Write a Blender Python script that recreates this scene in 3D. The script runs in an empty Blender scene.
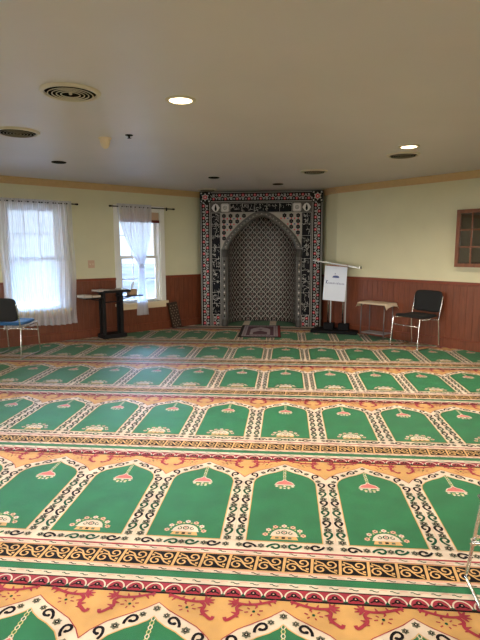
import bpy, bmesh, math, random
import numpy as np
from mathutils import Vector, Matrix
PI = math.pi
random.seed(7)
SC = bpy.context.scene
COL = SC.collection

# ------------------------------------------------------------------ camera
cam_d = bpy.data.cameras.new('camera'); cam = bpy.data.objects.new('camera', cam_d); COL.objects.link(cam)
_r = Vector((0.99571129, 0.09246727, -0.00297302)); _f = Vector((-0.09194693, 0.98552976, -0.14239684)); _u = Vector((-0.01023704, 0.1420595, 0.98980518))
cam.matrix_world = Matrix(((_r.x, _u.x, -_f.x, 0), (_r.y, _u.y, -_f.y, 0), (_r.z, _u.z, -_f.z, 1.45), (0, 0, 0, 1)))
cam_d.sensor_fit = 'VERTICAL'; cam_d.sensor_height = 24.0; cam_d.lens = 24.0 * 500.36 / 640.0
cam_d.clip_start = 0.02; cam_d.clip_end = 300
SC.camera = cam
# ------------------------------------------------------------------ world, light levels, exposure
SC.view_settings.view_transform = 'Standard'; SC.view_settings.look = 'None'
SC.view_settings.gamma = 1.0; SC.view_settings.use_curve_mapping = False
SC.view_settings.exposure = 0.42
SUN_SIDE = (22.5, 21.0, 18.5)      # bright hazy sky on the sun's side (behind the viewer)
BLUE_SKY = (32.0, 54.0, 88.0)       # clear sky away from the sun
HORIZON = (.95, 1.20, 1.50)        # hazy low horizon away from the sun
CAN_POWER = 34.0
WARM = (1.0, 0.84, 0.66)
world = bpy.data.worlds.new('sky'); SC.world = world; world.use_nodes = True
bg = world.node_tree.nodes['Background']; bg.inputs[1].default_value = 1.0
def _sky():
    nt = world.node_tree; N = nt.nodes.new; Lk = nt.links.new
    tc = N('ShaderNodeTexCoord'); sp = N('ShaderNodeSeparateXYZ'); Lk(tc.outputs['Generated'], sp.inputs[0])
    def rng(src, a, b):
        m = N('ShaderNodeMapRange'); m.interpolation_type = 'SMOOTHSTEP'; m.inputs['From Min'].default_value = a; m.inputs['From Max'].default_value = b; Lk(src, m.inputs['Value']); return m.outputs[0]
    def mix(f, a, b):
        m = N('ShaderNodeMix'); m.data_type = 'VECTOR'; Lk(f, m.inputs['Factor'])
        for i, v in ((4, a), (5, b)):
            if isinstance(v, tuple): m.inputs[i].default_value = v
            else: Lk(v, m.inputs[i])
        return m.outputs[1]
    up = rng(sp.outputs['Z'], .09, .18)
    away = mix(up, HORIZON, BLUE_SKY)
    side = rng(sp.outputs['Y'], .25, -.25)
    Lk(mix(side, away, SUN_SIDE), bg.inputs[0])
_sky()
SC.cycles.max_bounces = 10; SC.cycles.diffuse_bounces = 6; SC.cycles.transparent_max_bounces = 16
SC.cycles.sample_clamp_indirect = 8.0

# ------------------------------------------------------------------ room frame
S2 = 2 ** .5
CN = Vector((-.62, 10.37, 0)); AL = Vector((-1, -1, 0)) / S2; NL = Vector((1, -1, 0)) / S2
BR = Vector((1, -1, 0)) / S2; NR = Vector((-1, -1, 0)) / S2
HC = 2.468
LEN_L = 10.6; LEN_R = 11.0
RZL = math.radians(225); RZR = math.radians(135)
def locL(s, off=0, z=0): p = CN + AL * s + NL * off; return (p.x, p.y, z)
def locR(s, off=0, z=0): p = CN + BR * s + NR * off; return (p.x, p.y, z)

# ------------------------------------------------------------------ materials
def mat(name, color, rough=.6, metal=0., noise=0., nscale=20., bump=0., bscale=200., spec=.5, sheen=0., emit=None, estr=0., stretch=None, alpha=1., trans=0.):
    m = bpy.data.materials.new(name); m.use_nodes = True; nt = m.node_tree; b = nt.nodes['Principled BSDF']
    c = (*color, 1)
    b.inputs['Base Color'].default_value = c; b.inputs['Roughness'].default_value = rough; b.inputs['Metallic'].default_value = metal
    b.inputs['Specular IOR Level'].default_value = spec
    if sheen: b.inputs['Sheen Weight'].default_value = sheen; b.inputs['Sheen Roughness'].default_value = .5
    if emit: b.inputs['Emission Color'].default_value = (*emit, 1); b.inputs['Emission Strength'].default_value = estr
    if trans: b.inputs['Transmission Weight'].default_value = trans
    if noise or bump:
        tc = nt.nodes.new('ShaderNodeTexCoord'); mp = nt.nodes.new('ShaderNodeMapping'); nt.links.new(tc.outputs['Object'], mp.inputs[0])
        if stretch: mp.inputs['Scale'].default_value = stretch
    if noise:
        n = nt.nodes.new('ShaderNodeTexNoise'); n.inputs['Scale'].default_value = nscale; n.inputs['Detail'].default_value = 5
        nt.links.new(mp.outputs[0], n.inputs['Vector'])
        mr = nt.nodes.new('ShaderNodeMapRange'); mr.inputs['From Min'].default_value = .25; mr.inputs['From Max'].default_value = .75
        mr.inputs['To Min'].default_value = 1 - noise; mr.inputs['To Max'].default_value = 1 + noise
        nt.links.new(n.outputs[0], mr.inputs['Value'])
        mx = nt.nodes.new('ShaderNodeVectorMath'); mx.operation = 'SCALE'; mx.inputs[0].default_value = color
        nt.links.new(mr.outputs[0], mx.inputs['Scale']); nt.links.new(mx.outputs[0], b.inputs['Base Color'])
    if bump:
        n2 = nt.nodes.new('ShaderNodeTexNoise'); n2.inputs['Scale'].default_value = bscale; n2.inputs['Detail'].default_value = 3
        nt.links.new(mp.outputs[0], n2.inputs['Vector'])
        bp = nt.nodes.new('ShaderNodeBump'); bp.inputs['Strength'].default_value = bump; bp.inputs['Distance'].default_value = .004
        nt.links.new(n2.outputs[0], bp.inputs['Height']); nt.links.new(bp.outputs[0], b.inputs['Normal'])
    return m
M = {}
M['wall'] = mat('wall_paint', (.67, .65, .46), .75, noise=.03, nscale=3, bump=.15, bscale=60)
M['ceiling'] = mat('ceiling_paint', (.62, .60, .63), .45, noise=.04, nscale=1.2, bump=.25, bscale=9, spec=.35)
M['crown'] = mat('crown_paint', (.60, .42, .22), .5, noise=.05)
M['wood'] = mat('wainscot_wood', (.165, .047, .021), .38, noise=.28, nscale=6, stretch=(9, 9, .8), bump=.1, bscale=30)
M['woodcap'] = mat('cap_wood', (.20, .042, .018), .35, noise=.25, nscale=6, stretch=(.8, 9, 9))
M['white'] = mat('white_trim', (.80, .80, .76), .45)
M['sill'] = mat('sill_paint', (.78, .66, .46), .45)
M['black_metal'] = mat('black_metal', (.010, .010, .012), .55, spec=.25)
M['chrome'] = mat('chrome', (.78, .78, .78), .18, metal=1.)
M['black'] = mat('black_plastic', (.012, .012, .013), .5)
M['dark_fabric'] = mat('black_fabric', (.009, .010, .012), .85, noise=.2, nscale=300, bump=.3, bscale=400)
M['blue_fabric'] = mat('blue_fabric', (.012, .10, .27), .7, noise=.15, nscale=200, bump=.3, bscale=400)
M['maroon'] = mat('maroon_fabric', (.28, .01, .03), .8, noise=.15, nscale=200)
M['cloth'] = mat('beige_cloth', (.60, .50, .38), .85, noise=.08, nscale=40, bump=.2)
M['paper'] = mat('paper', (.50, .45, .39), .8, noise=.05)
M['bookbrown'] = mat('book_cover_brown', (.22, .10, .05), .6, noise=.2)
M['bookgreen'] = mat('book_cover_green', (.03, .12, .09), .5)
M['bookred'] = mat('book_cover_red', (.25, .03, .03), .5)
M['cardboard'] = mat('cardboard', (.42, .28, .16), .8, noise=.1)
M['blind'] = mat('woven_blind', (.60, .42, .30), .8, noise=.12, nscale=30, stretch=(1, 1, 30))
M['blindbar'] = mat('blind_rail', (.16, .02, .015), .5)
M['plate'] = mat('switch_plate', (.62, .42, .30), .45)
M['signblue'] = mat('sign_blue', (.05, .09, .32), .6)
M['signwhite'] = mat('sign_white', (.70, .77, .93), .5)
M['acrylic'] = mat('acrylic', (.70, .74, .78), .15, trans=.35)
M['darkwood'] = mat('dark_carved_wood', (.035, .018, .010), .6, noise=.3)
M['tan'] = mat('tan_dot', (.35, .26, .18), .6)
M['cabwood'] = mat('cabinet_wood', (.20, .065, .025), .35, noise=.3, nscale=6, stretch=(9, 9, .8))
M['cabdark'] = mat('cabinet_inside', (.06, .03, .02), .7)
M['vent'] = mat('vent_metal', (.62, .57, .47), .4)
M['lipshade'] = mat('louvre_shade', (.16, .14, .10), .35)  # vent metal darkened: recess shade put into the lip colour
M['ductshade'] = mat('duct_shade', (.006, .005, .004), .9, spec=.1)  # near-black colour stands in for the shade up inside the duct
M['off'] = mat('unlit_lamp', (.008, .007, .007), .9, spec=.1)  # shade of the unlit recess put into the black colour
M['lit'] = mat('lamp_glow', (.9, .85, .7), .5, emit=(1, .80, .52), estr=7)
M['cream_plastic'] = mat('cream_plastic', (.80, .68, .50), .45)
M['snow'] = mat('outside_ground', (.022, .022, .025), .9, noise=.6, nscale=.6, spec=0)
M['bark'] = mat('bark', (.16, .11, .09), .9, noise=.2)
M['siding'] = mat('siding', (.05, .032, .03), .8, noise=.1, nscale=2)
M['roof'] = mat('roof_shingle', (.16, .13, .13), .9)
M['greyshelf'] = mat('grey_shelf', (.22, .22, .24), .4)
M['greymetal'] = mat('grey_metal', (.16, .15, .15), .35, metal=.6)
M['clay'] = mat('plinth_black', (.006, .006, .008), .7, spec=.15)
def glass_mat(name, tint=(1, 1, 1), refl=.08):
    m = bpy.data.materials.new(name); m.use_nodes = True; nt = m.node_tree; nt.nodes.clear()
    o = nt.nodes.new('ShaderNodeOutputMaterial'); t = nt.nodes.new('ShaderNodeBsdfTransparent'); g = nt.nodes.new('ShaderNodeBsdfGlossy')
    t.inputs[0].default_value = (*tint, 1); g.inputs['Roughness'].default_value = .03
    lw = nt.nodes.new('ShaderNodeLayerWeight'); lw.inputs[0].default_value = .25
    mr = nt.nodes.new('ShaderNodeMapRange'); mr.inputs['To Min'].default_value = refl * .5; mr.inputs['To Max'].default_value = .7
    nt.links.new(lw.outputs['Fresnel'], mr.inputs['Value'])
    mx = nt.nodes.new('ShaderNodeMixShader'); nt.links.new(mr.outputs[0], mx.inputs[0]); nt.links.new(t.outputs[0], mx.inputs[1]); nt.links.new(g.outputs[0], mx.inputs[2])
    nt.links.new(mx.outputs[0], o.inputs[0]); return m
M['glass'] = glass_mat('window_glass')
M['cabglass'] = glass_mat('cabinet_glass', (.8, .85, .85), .35)
def sheer_mat():
    m = bpy.data.materials.new('sheer_voile'); m.use_nodes = True; nt = m.node_tree; nt.nodes.clear()
    o = nt.nodes.new('ShaderNodeOutputMaterial'); t = nt.nodes.new('ShaderNodeBsdfTransparent'); d = nt.nodes.new('ShaderNodeBsdfDiffuse'); tl = nt.nodes.new('ShaderNodeBsdfTranslucent')
    d.inputs[0].default_value = (.90, .90, .95, 1); tl.inputs[0].default_value = (.92, .94, 1.0, 1)
    a = nt.nodes.new('ShaderNodeMixShader'); a.inputs[0].default_value = .6; nt.links.new(d.outputs[0], a.inputs[1]); nt.links.new(tl.outputs[0], a.inputs[2])
    lw = nt.nodes.new('ShaderNodeLayerWeight'); lw.inputs[0].default_value = .35
    mr = nt.nodes.new('ShaderNodeMapRange'); mr.inputs['To Min'].default_value = .58; mr.inputs['To Max'].default_value = 1.0
    nt.links.new(lw.outputs['Facing'], mr.inputs['Value'])
    b = nt.nodes.new('ShaderNodeMixShader'); nt.links.new(mr.outputs[0], b.inputs[0]); nt.links.new(t.outputs[0], b.inputs[1]); nt.links.new(a.outputs[0], b.inputs[2])
    nt.links.new(b.outputs[0], o.inputs[0]); return m
M['sheer'] = sheer_mat()
M['hem'] = mat('sheer_hem', (.70, .62, .56), .8)
# carpet yarns
def yarn(n, c, sh=.10): M[n] = mat('yarn_' + n, c, .60, noise=.20, nscale=7, bump=.5, bscale=500, sheen=sh, spec=.28 if sh else .08)
yarn('c_green', (.008, .155, .052)); yarn('c_cream', (.72, .61, .49)); yarn('c_orange', (.60, .345, .11)); yarn('c_red', (.33, .014, .034))
yarn('c_black', (.008, .006, .008), .0); yarn('c_gold', (.66, .40, .15)); yarn('c_dkgreen', (.006, .07, .035), .0); yarn('c_olive', (.15, .155, .11), .0); yarn('c_pink', (.58, .15, .14)); yarn('c_peach', (.74, .42, .30)); yarn('c_lime', (.55, .52, .22))
# mihrab tiles (glazed)
def tile(n, c, r=.32, sp=.35): M[n] = mat('tile_' + n, c, r, spec=sp)
tile('t_grey', (.11, .107, .104)); tile('t_line', (.33, .31, .28), .4); tile('t_light', (.46, .44, .42)); tile('t_black', (.004, .004, .008), .45, .10); tile('t_red', (.52, .016, .04)); tile('t_white', (.62, .61, .60)); tile('t_brown', (.075, .016, .014), .45, .2); tile('t_blue', (.03, .05, .22)); tile('t_mid', (.07, .066, .064), .45, .2); tile('t_base', (.010, .009, .010), .45, .12)
# rug
M['r_black'] = mat('rug_black', (.015, .010, .014), .95); M['r_lilac'] = mat('rug_lilac', (.40, .34, .38), .95, noise=.1); M['r_plum'] = mat('rug_plum', (.10, .045, .07), .95, noise=.2); M['r_red'] = mat('rug_red', (.25, .02, .03), .95)

# ------------------------------------------------------------------ helpers
def props(o, label=None, cat=None, group=None, kind=None):
    if label: o['label'] = label
    if cat: o['category'] = cat
    if group: o['group'] = group
    if kind: o['kind'] = kind
    return o
def thing(name, label, cat, loc=(0, 0, 0), rz=0, group=None):
    o = bpy.data.objects.new(name, None); COL.objects.link(o); o.location = loc; o.rotation_euler = (0, 0, rz); o.empty_display_size = .1
    return props(o, label, cat, group)
class PB:
    """collects shapes into one mesh"""
    def __init__(s): s.v = []; s.f = []; s.m = []; s.sm = []; s.mats = []
    def mi(s, m):
        if m not in s.mats: s.mats.append(m)
        return s.mats.index(m)
    def add(s, vs, fs, m, smooth=False):
        k = len(s.v); s.v += [tuple(v) for v in vs]; mi = s.mi(m)
        for f in fs: s.f.append([k + i for i in f]); s.m.append(mi); s.sm.append(smooth)
    def box(s, a, b, m, M_=None):
        (x0, y0, z0), (x1, y1, z1) = a, b
        vs = [Vector(p) for p in ((x0, y0, z0), (x1, y0, z0), (x1, y1, z0), (x0, y1, z0), (x0, y0, z1), (x1, y0, z1), (x1, y1, z1), (x0, y1, z1))]
        if M_: vs = [M_ @ v for v in vs]
        s.add(vs, [(0, 3, 2, 1), (4, 5, 6, 7), (0, 1, 5, 4), (1, 2, 6, 5), (2, 3, 7, 6), (3, 0, 4, 7)], m)
    def tube(s, pts, r, m, n=10, caps=True, closed=False):
        pts = [Vector(p) for p in pts]; rings = []; N = len(pts)
        rr = r if isinstance(r, (list, tuple)) else [r] * N
        prev = None
        for i, p in enumerate(pts):
            if closed: d = pts[(i + 1) % N] - pts[i - 1]
            else: d = (pts[min(i + 1, N - 1)] - pts[max(i - 1, 0)])
            d.normalize()
            if prev is None:
                up = Vector((0, 0, 1)) if abs(d.z) < .9 else Vector((1, 0, 0))
                x = d.cross(up).normalized()
            else:
                x = (prev - d * prev.dot(d)).normalized()
            prev = x; y = d.cross(x)
            rings.append([p + (x * math.cos(2 * PI * k / n) + y * math.sin(2 * PI * k / n)) * rr[i] for k in range(n)])
        vs = [v for r_ in rings for v in r_]; fs = []
        for i in range(N if closed else N - 1):
            j = (i + 1) % N
            for k in range(n):
                k2 = (k + 1) % n; fs.append((i * n + k, i * n + k2, j * n + k2, j * n + k))
        if caps and not closed: fs += [tuple(range(n))[::-1], tuple((N - 1) * n + k for k in range(n))]
        s.add(vs, fs, m, True)
    def lathe(s, prof, m, c=(0, 0, 0), n=32, sm=True):
        vs = []; fs = []
        for (r, z) in prof:
            for k in range(n): vs.append((c[0] + r * math.cos(2 * PI * k / n), c[1] + r * math.sin(2 * PI * k / n), c[2] + z))
        for i in range(len(prof) - 1):
            for k in range(n):
                k2 = (k + 1) % n; fs.append((i * n + k, i * n + k2, (i + 1) * n + k2, (i + 1) * n + k))
        s.add(vs, fs, m, sm)
    def disc(s, c, r, m, n=32, down=True):
        s.add([(c[0] + r * math.cos(2 * PI * k / n), c[1] + r * math.sin(2 * PI * k / n), c[2]) for k in range(n)], [tuple(range(n))[::-1] if down else tuple(range(n))], m)
    def prism(s, pts, h0, h1, m, mp):
        """2D outline extruded; mp(a,b,h)->xyz"""
        n = len(pts); vs = [mp(a, b, h0) for a, b in pts] + [mp(a, b, h1) for a, b in pts]
        s.add(vs, [tuple(range(n)), tuple(range(n, 2 * n))[::-1]] + [(i, i + n, (i + 1) % n + n, (i + 1) % n) for i in range(n)], m)
    def build(s, name, parent=None, bevel=0, recalc=True, loc=None, rz=0):
        me = bpy.data.meshes.new(name); me.from_pydata(s.v, [], s.f)
        for m in s.mats: me.materials.append(M[m])
        me.polygons.foreach_set('material_index', s.m); me.polygons.foreach_set('use_smooth', s.sm)
        if recalc:
            bm = bmesh.new(); bm.from_mesh(me); bmesh.ops.recalc_face_normals(bm, faces=bm.faces); bm.to_mesh(me); bm.free()
        o = bpy.data.objects.new(name, me); COL.objects.link(o)
        if parent: o.parent = parent
        if loc is not None: o.location = loc
        if rz: o.rotation_euler = (0, 0, rz)
        if bevel:
            b = o.modifiers.new('bevel', 'BEVEL'); b.width = bevel; b.segments = 2; b.limit_method = 'ANGLE'
        return o
def copy_tree(o, parent=None):
    c = o.copy(); COL.objects.link(c); c.parent = parent
    for ch in list(o.children): copy_tree(ch, c)
    return c
def smooth_path(pts, k=6):
    """Catmull-Rom through points"""
    P = [Vector(p) for p in pts]; out = []
    for i in range(len(P) - 1):
        p0 = P[max(i - 1, 0)]; p1 = P[i]; p2 = P[i + 1]; p3 = P[min(i + 2, len(P) - 1)]
        for j in range(k):
            t = j / k
            out.append(.5 * ((2 * p1) + (p2 - p0) * t + (2 * p0 - 5 * p1 + 4 * p2 - p3) * t * t + (3 * p1 - p0 - 3 * p2 + p3) * t ** 3))
    out.append(P[-1]); return out
class Ink:
    """flat pattern pieces: (2D outline, layer, material)"""
    def __init__(s): s.p = []
    def poly(s, pts, L, m): s.p.append(([(float(a), float(b)) for a, b in pts], L + (len(s.p) % 41) / 41 * .6, m))   # tiny height steps keep overlapping strokes apart
    def rect(s, x0, y0, x1, y1, L, m): s.poly([(x0, y0), (x1, y0), (x1, y1), (x0, y1)], L, m)
    def stroke(s, pts, w, L, m, taper=False):
        P = [Vector(p).to_2d() if len(p) > 2 else Vector(p) for p in pts]; n = len(P); l = []; r = []
        for i in range(n):
            d = P[min(i + 1, n - 1)] - P[max(i - 1, 0)]
            if d.length < 1e-9: d = Vector((1, 0))
            d.normalize(); q = Vector((-d.y, d.x)); t = w * .5 * ((1 - .7 * i / (n - 1)) if taper else 1)
            l.append(P[i] + q * t); r.append(P[i] - q * t)
        for i in range(n - 1): s.poly([r[i], r[i + 1], l[i + 1], l[i]], L, m)
    def disc(s, x, y, r, L, m, n=8, ry=None):
        ry = ry or r; s.poly([(x + r * math.cos(2 * PI * k / n), y + ry * math.sin(2 * PI * k / n)) for k in range(n)], L, m)
    def star(s, x, y, r, L, m, n=6, q=.6, ph=0):
        s.poly([(x + (r if k % 2 else r * q) * math.cos(PI * k / n + ph), y + (r if k % 2 else r * q) * math.sin(PI * k / n + ph)) for k in range(2 * n)], L, m)
    def ring(s, x, y, r, w, L, m, n=12, ry=None, a0=0, a1=2 * PI):
        ry = ry or r
        s.stroke([(x + r * math.cos(a0 + (a1 - a0) * k / n), y + ry * math.sin(a0 + (a1 - a0) * k / n)) for k in range(n + 1)], w, L, m)
    def spiral(s, x, y, r, turns, a0, w, L, m, n=10, sgn=1):
        s.stroke([(x + r * (1 - .75 * k / n) * math.cos(a0 + sgn * 2 * PI * turns * k / n), y + r * (1 - .75 * k / n) * math.sin(a0 + sgn * 2 * PI * turns * k / n)) for k in range(n + 1)], w, L, m)
def ink_into(pb, ink, mp, dx=0, dy=0):
    for pts, L, m in ink.p:
        k = len(pb.v); pb.v += [mp(a + dx, b + dy, L) for a, b in pts]; pb.f.append(list(range(k, k + len(pts)))); pb.m.append(pb.mi(m)); pb.sm.append(False)

# ================================================================== STRUCTURE
def struct(o): o['kind'] = 'structure'; return o
pb = PB(); pb.box((-11, -7, -.15), (11.5, 13, 0), 'cabdark'); struct(pb.build('floor'))
pb = PB(); pb.box((-11, -7, HC), (11.5, 13, HC + .2), 'ceiling'); struct(pb.build('ceiling'))
W_Z0, W_Z1 = .525, 2.075
def wall(name, loc, rz, x0, x1, openings, th=.16):
    pb = PB(); x = x0
    for (a, b) in sorted(openings):
        pb.box((x, -th, 0), (a, 0, HC), 'wall'); pb.box((a, -th, 0), (b, 0, W_Z0), 'wall'); pb.box((a, -th, W_Z1), (b, 0, HC), 'wall'); x = b
    pb.box((x, -th, 0), (x1, 0, HC), 'wall')
    return struct(pb.build(name, loc=loc, rz=rz, recalc=False))
HW = .39
winsL = [2.67, 4.42, 6.3, 8.2]  # last two are unseen, added to let in more daylight
wall('wall_left', locL(0), RZL, -.85, LEN_L + .16, [(s - HW, s + HW) for s in winsL])
wall('wall_right', locR(0), RZR, -LEN_R - .16, -2.09, [])
STUB = Vector((-.443, .896, 0)).normalized(); K0 = Vector(locR(2.09)); stub_len = 2.35; RZS = math.atan2(STUB.y, STUB.x)
wall('wall_corner', K0, RZS, 0, stub_len, [])
pA = Vector(locL(LEN_L)); pB = Vector(locR(LEN_R))           # far corners behind the viewer
addedWinsB = [1.6, 3.4, 5.2, 7.0, 8.8]  # unseen windows added to give daylight from behind
wall('wall_rear', pA, math.radians(315) , 0, LEN_R, [(s - HW, s + HW) for s in addedWinsB])   # runs along BR from the far end of the left wall
addedWinsC = [2.0, 3.8, 5.6, 7.4]  # more unseen windows added for daylight from this side
wall('wall_back', pB, RZL, 0, LEN_L, [(s - HW, s + HW) for s in addedWinsC])
# wall_rear: from pA along BR; inward normal is -AL.
rear = bpy.data.objects['wall_rear']; rear.rotation_euler = (0, 0, math.radians(-45))
back = bpy.data.objects['wall_back']; back.rotation_euler = (0, 0, math.radians(45)); back.location = pB + AL * LEN_L

def window(n, loc, rz, full=True):
    """loc = centre of opening at wall face, z=0 ; +y points into the room"""
    f = bpy.data.objects.new('window_%d' % n, None); COL.objects.link(f); f.location = loc; f.rotation_euler = (0, 0, rz); struct(f)
    pb = PB(); cw = .09
    pb.box((-HW - cw, 0, W_Z0), (-HW, .022, W_Z1 + cw), 'white'); pb.box((HW, 0, W_Z0), (HW + cw, .022, W_Z1 + cw), 'white'); pb.box((-HW, 0, W_Z1), (HW, .022, W_Z1 + cw), 'white')
    for a in (-HW, HW - .02): pb.box((a, -.16, W_Z0), (a + .02, 0, W_Z1), 'white')
    pb.box((-HW + .02, -.16, W_Z1 - .02), (HW - .02, 0, W_Z1), 'white')
    pb.build('casing', f, bevel=.004)
    pb = PB(); pb.box((-HW - cw - .03, -.16, W_Z0 - .045), (HW + cw + .03, .06, W_Z0), 'sill'); pb.box((-HW - cw, 0, W_Z0 - .115), (HW + cw, .02, W_Z0 - .045), 'sill'); pb.build('sill', f, bevel=.005)
    zm = 1.30
    for (z0, z1, y) in ((zm - .02, W_Z1 - .02, -.115), (W_Z0, zm + .02, -.075)):
        pb = PB(); x0, x1 = -HW + .02, HW - .02; t = .045
        pb.box((x0, y - .016, z0), (x0 + t, y + .016, z1), 'white'); pb.box((x1 - t, y - .016, z0), (x1, y + .016, z1), 'white')
        pb.box((x0 + t, y - .016, z0), (x1 - t, y + .016, z0 + t), 'white'); pb.box((x0 + t, y - .016, z1 - t), (x1 - t, y + .016, z1), 'white')
        for i in (1, 2):
            xx = x0 + t + (x1 - x0 - 2 * t) * i / 3; pb.box((xx - .006, y - .006, z0 + t), (xx + .006, y + .006, z1 - t), 'white')
        zz = (z0 + z1) / 2; pb.box((x0 + t, y - .0055, zz - .006), (x1 - t, y + .0055, zz + .006), 'white')
        sash = pb.build('sash', f)
        pb = PB(); pb.add([(x0 + t, y, z0 + t), (x1 - t, y, z0 + t), (x1 - t, y, z1 - t), (x0 + t, y, z1 - t)], [(0, 1, 2, 3)], 'glass'); pb.build('pane', sash)
    # daylight portal in the opening
    ld = bpy.data.lights.new('window_portal', 'AREA'); ld.shape = 'RECTANGLE'; ld.size = 2 * HW; ld.size_y = W_Z1 - W_Z0; ld.cycles.is_portal = True
    lo = bpy.data.objects.new('window_portal', ld); COL.objects.link(lo)
    R_ = Matrix.Rotation(rz, 4, 'Z')
    lo.matrix_world = Matrix.Translation(Vector(loc) + R_ @ Vector((0, -.17, (W_Z0 + W_Z1) / 2))) @ R_ @ Matrix.Rotation(math.radians(90), 4, 'X')
    return f
k = 1
for s in winsL: window(k, locL(s), RZL); k += 1
for s in addedWinsB: window(k, pA + BR * s, math.radians(-45)); k += 1
for s in addedWinsC: window(k, pB + AL * (LEN_L - s), math.radians(45)); k += 1

# baseboards, wainscot boards, cap rail, crown on the two visible walls + corner
def board_run(pb, x0, x1, z0, z1):
    x = x0
    while x < x1 - .01:
        w = min(.098, x1 - x); pb.box((x, 0, z0), (x + w - .004, .014, z1), 'wood'); x += .098
    pb.box((x0, 0, z0), (x1, .008, z1), 'wood')
def dress(side, n, loc, rz, x0, x1, wins):
    cut = [(s - HW - .12, s + HW + .12) for s in wins]
    pb = PB(); x = x0
    for a, b in cut: board_run(pb, x, a + .03, .14, .925); board_run(pb, a + .03, b - .03, .14, W_Z0 - .115); x = b - .03
    board_run(pb, x, x1, .14, .925); struct(pb.build('trim_%d' % n, loc=loc, rz=rz, recalc=False)).data.name = 'wainscot'
    pb = PB(); x = x0
    for a, b in cut: pb.box((x, 0, .925), (a + .03, .034, .967), 'woodcap'); x = b - .03
    pb.box((x, 0, .925), (x1, .034, .967), 'woodcap'); struct(pb.build('trim_%d' % (n + 1), loc=loc, rz=rz, bevel=.006))
    pb = PB(); pb.box((x0, 0, 0), (x1, .022, .14), 'wood'); pb.box((x0, 0, .14), (x1, .017, .15), 'woodcap'); struct(pb.build('baseboard_' + side, loc=loc, rz=rz, bevel=.004))
    # crown : stepped profile
    prof = [(0, 2.372), (.012, 2.372), (.016, 2.388), (.03, 2.40), (.055, 2.43), (.07, 2.448), (.082, 2.455), (.082, HC), (0, HC)]
    pb = PB(); nP = len(prof); vs = [(x0, y, z) for y, z in prof] + [(x1, y, z) for y, z in prof]
    pb.add(vs, [tuple(range(nP)), tuple(range(nP, 2 * nP))[::-1]] + [(i, i + nP, (i + 1) % nP + nP, (i + 1) % nP) for i in range(nP)], 'crown')
    struct(pb.build('trim_%d' % (n + 2), loc=loc, rz=rz))
dress('left', 1, locL(0), RZL, 1.32, LEN_L, winsL)
dress('right', 4, locR(0), RZR, -LEN_R, -2.09, [])
dress('corner', 7, K0, RZS, 0, .44, [])

# outside: ground, a pale house and bare trees beyond the windows
pb = PB(); pb.box((-70, -50, -.9), (60, 70, -.7), 'snow'); struct(pb.build('ground'))
def tree(loc, seed, lab):
    rnd = random.Random(seed); t = thing('bare_tree', lab, 'tree', loc)
    pb = PB()
    def br(p, d, l, r, dep):
        q = p + d * l; mid = (p + q) / 2 + Vector((rnd.uniform(-.05, .05), rnd.uniform(-.05, .05), 0)) * l
        pb.tube([p, mid, q], [r, r * .85, r * .65], 'bark', 6)
        if dep:
            for _ in range(3):
                nd = (d + Vector((rnd.uniform(-.8, .8), rnd.uniform(-.8, .8), rnd.uniform(-.1, .6)))).normalized(); br(q, nd, l * .68, r * .62, dep - 1)
    br(Vector((0, 0, 0)), Vector((0, 0, 1)), 1.9, .14, 4); pb.build('trunk', t)
tree((-14.5, 16.5, -.7), 3, 'bare leafless tree outside, seen through the tied-back curtain window')
tree((-19, 12, -.7), 5, 'bare leafless tree outside, behind the fully drawn sheer curtain')
hs = thing('house', 'pale distant house with dark roof outside the windows', 'house', (-27, 22, -.7), math.radians(35))
pb = PB(); pb.box((-5, -3, 0), (5, 3, 2.8), 'siding'); pb.build('wall', hs)
pb = PB(); pb.add([(-5.3, -3.3, 2.8), (5.3, -3.3, 2.8), (5.3, 3.3, 2.8), (-5.3, 3.3, 2.8), (-5.3, 0, 4.6), (5.3, 0, 4.6)], [(0, 3, 2, 1), (0, 1, 5, 4), (2, 3, 4, 5), (0, 4, 3), (1, 2, 5)], 'roof'); pb.build('roof', hs)
for x in (-3.2, 0, 3.2):
    pb = PB(); pb.box((x - .6, -3.05, 1), (x + .6, -2.98, 2.2), 'white'); pb.build('window', hs)

# ================================================================== CARPET
CW = .5072; CPER = 1.3732; CX0 = -.2526; CY0 = 2.296; CZ = .012
arch_g = [(.19, .0), (.19, .63), (.178, .675), (.15, .715), (.10, .752), (.055, .776), (.02, .802), (0, .826)]
arch_o = [(.2536, .69), (.225, .735), (.175, .785), (.11, .825), (.05, .862), (0, .903)]
def full(a): return a + [(-x, y) for x, y in reversed(a) if x > 1e-6]
def bands(k, x0, x1):
    """strip pattern below the niches (y from -.402 to 0)"""
    k.rect(x0, -.416, x1, 0, 0, 'c_cream')
    k.rect(x0, -.073, x1, -.061, 1, 'c_red'); k.rect(x0, -.105, x1, -.100, 1, 'c_red')
    k.rect(x0, -.218, x1, -.105, 1, 'c_black'); k.rect(x0, -.110, x1, -.105, 2, 'c_gold'); k.rect(x0, -.218, x1, -.213, 2, 'c_gold')
    k.rect(x0, -.228, x1, -.218, 1, 'c_peach')
    k.rect(x0, -.292, x1, -.248, 1, 'c_green'); k.rect(x0, -.252, x1, -.248, 2, 'c_dkgreen')
    k.rect(x0, -.402, x1, -.328, 1, 'c_red'); k.rect(x0, -.334, x1, -.328, 2, 'c_black'); k.rect(x0, -.402, x1, -.393, 2, 'c_black')
def simple_cell():
    k = Ink(); h = CW / 2; bands(k, -h, h)
    k.rect(-h, 0, h, CPER - .416, 0, 'c_orange')
    k.poly([(h, 0)] + arch_o + [(-x, y) for x, y in reversed(arch_o) if x > 0] + [(-h, 0)], 1, 'c_cream')
    k.poly(full(arch_g), 2, 'c_green'); return k
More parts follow.
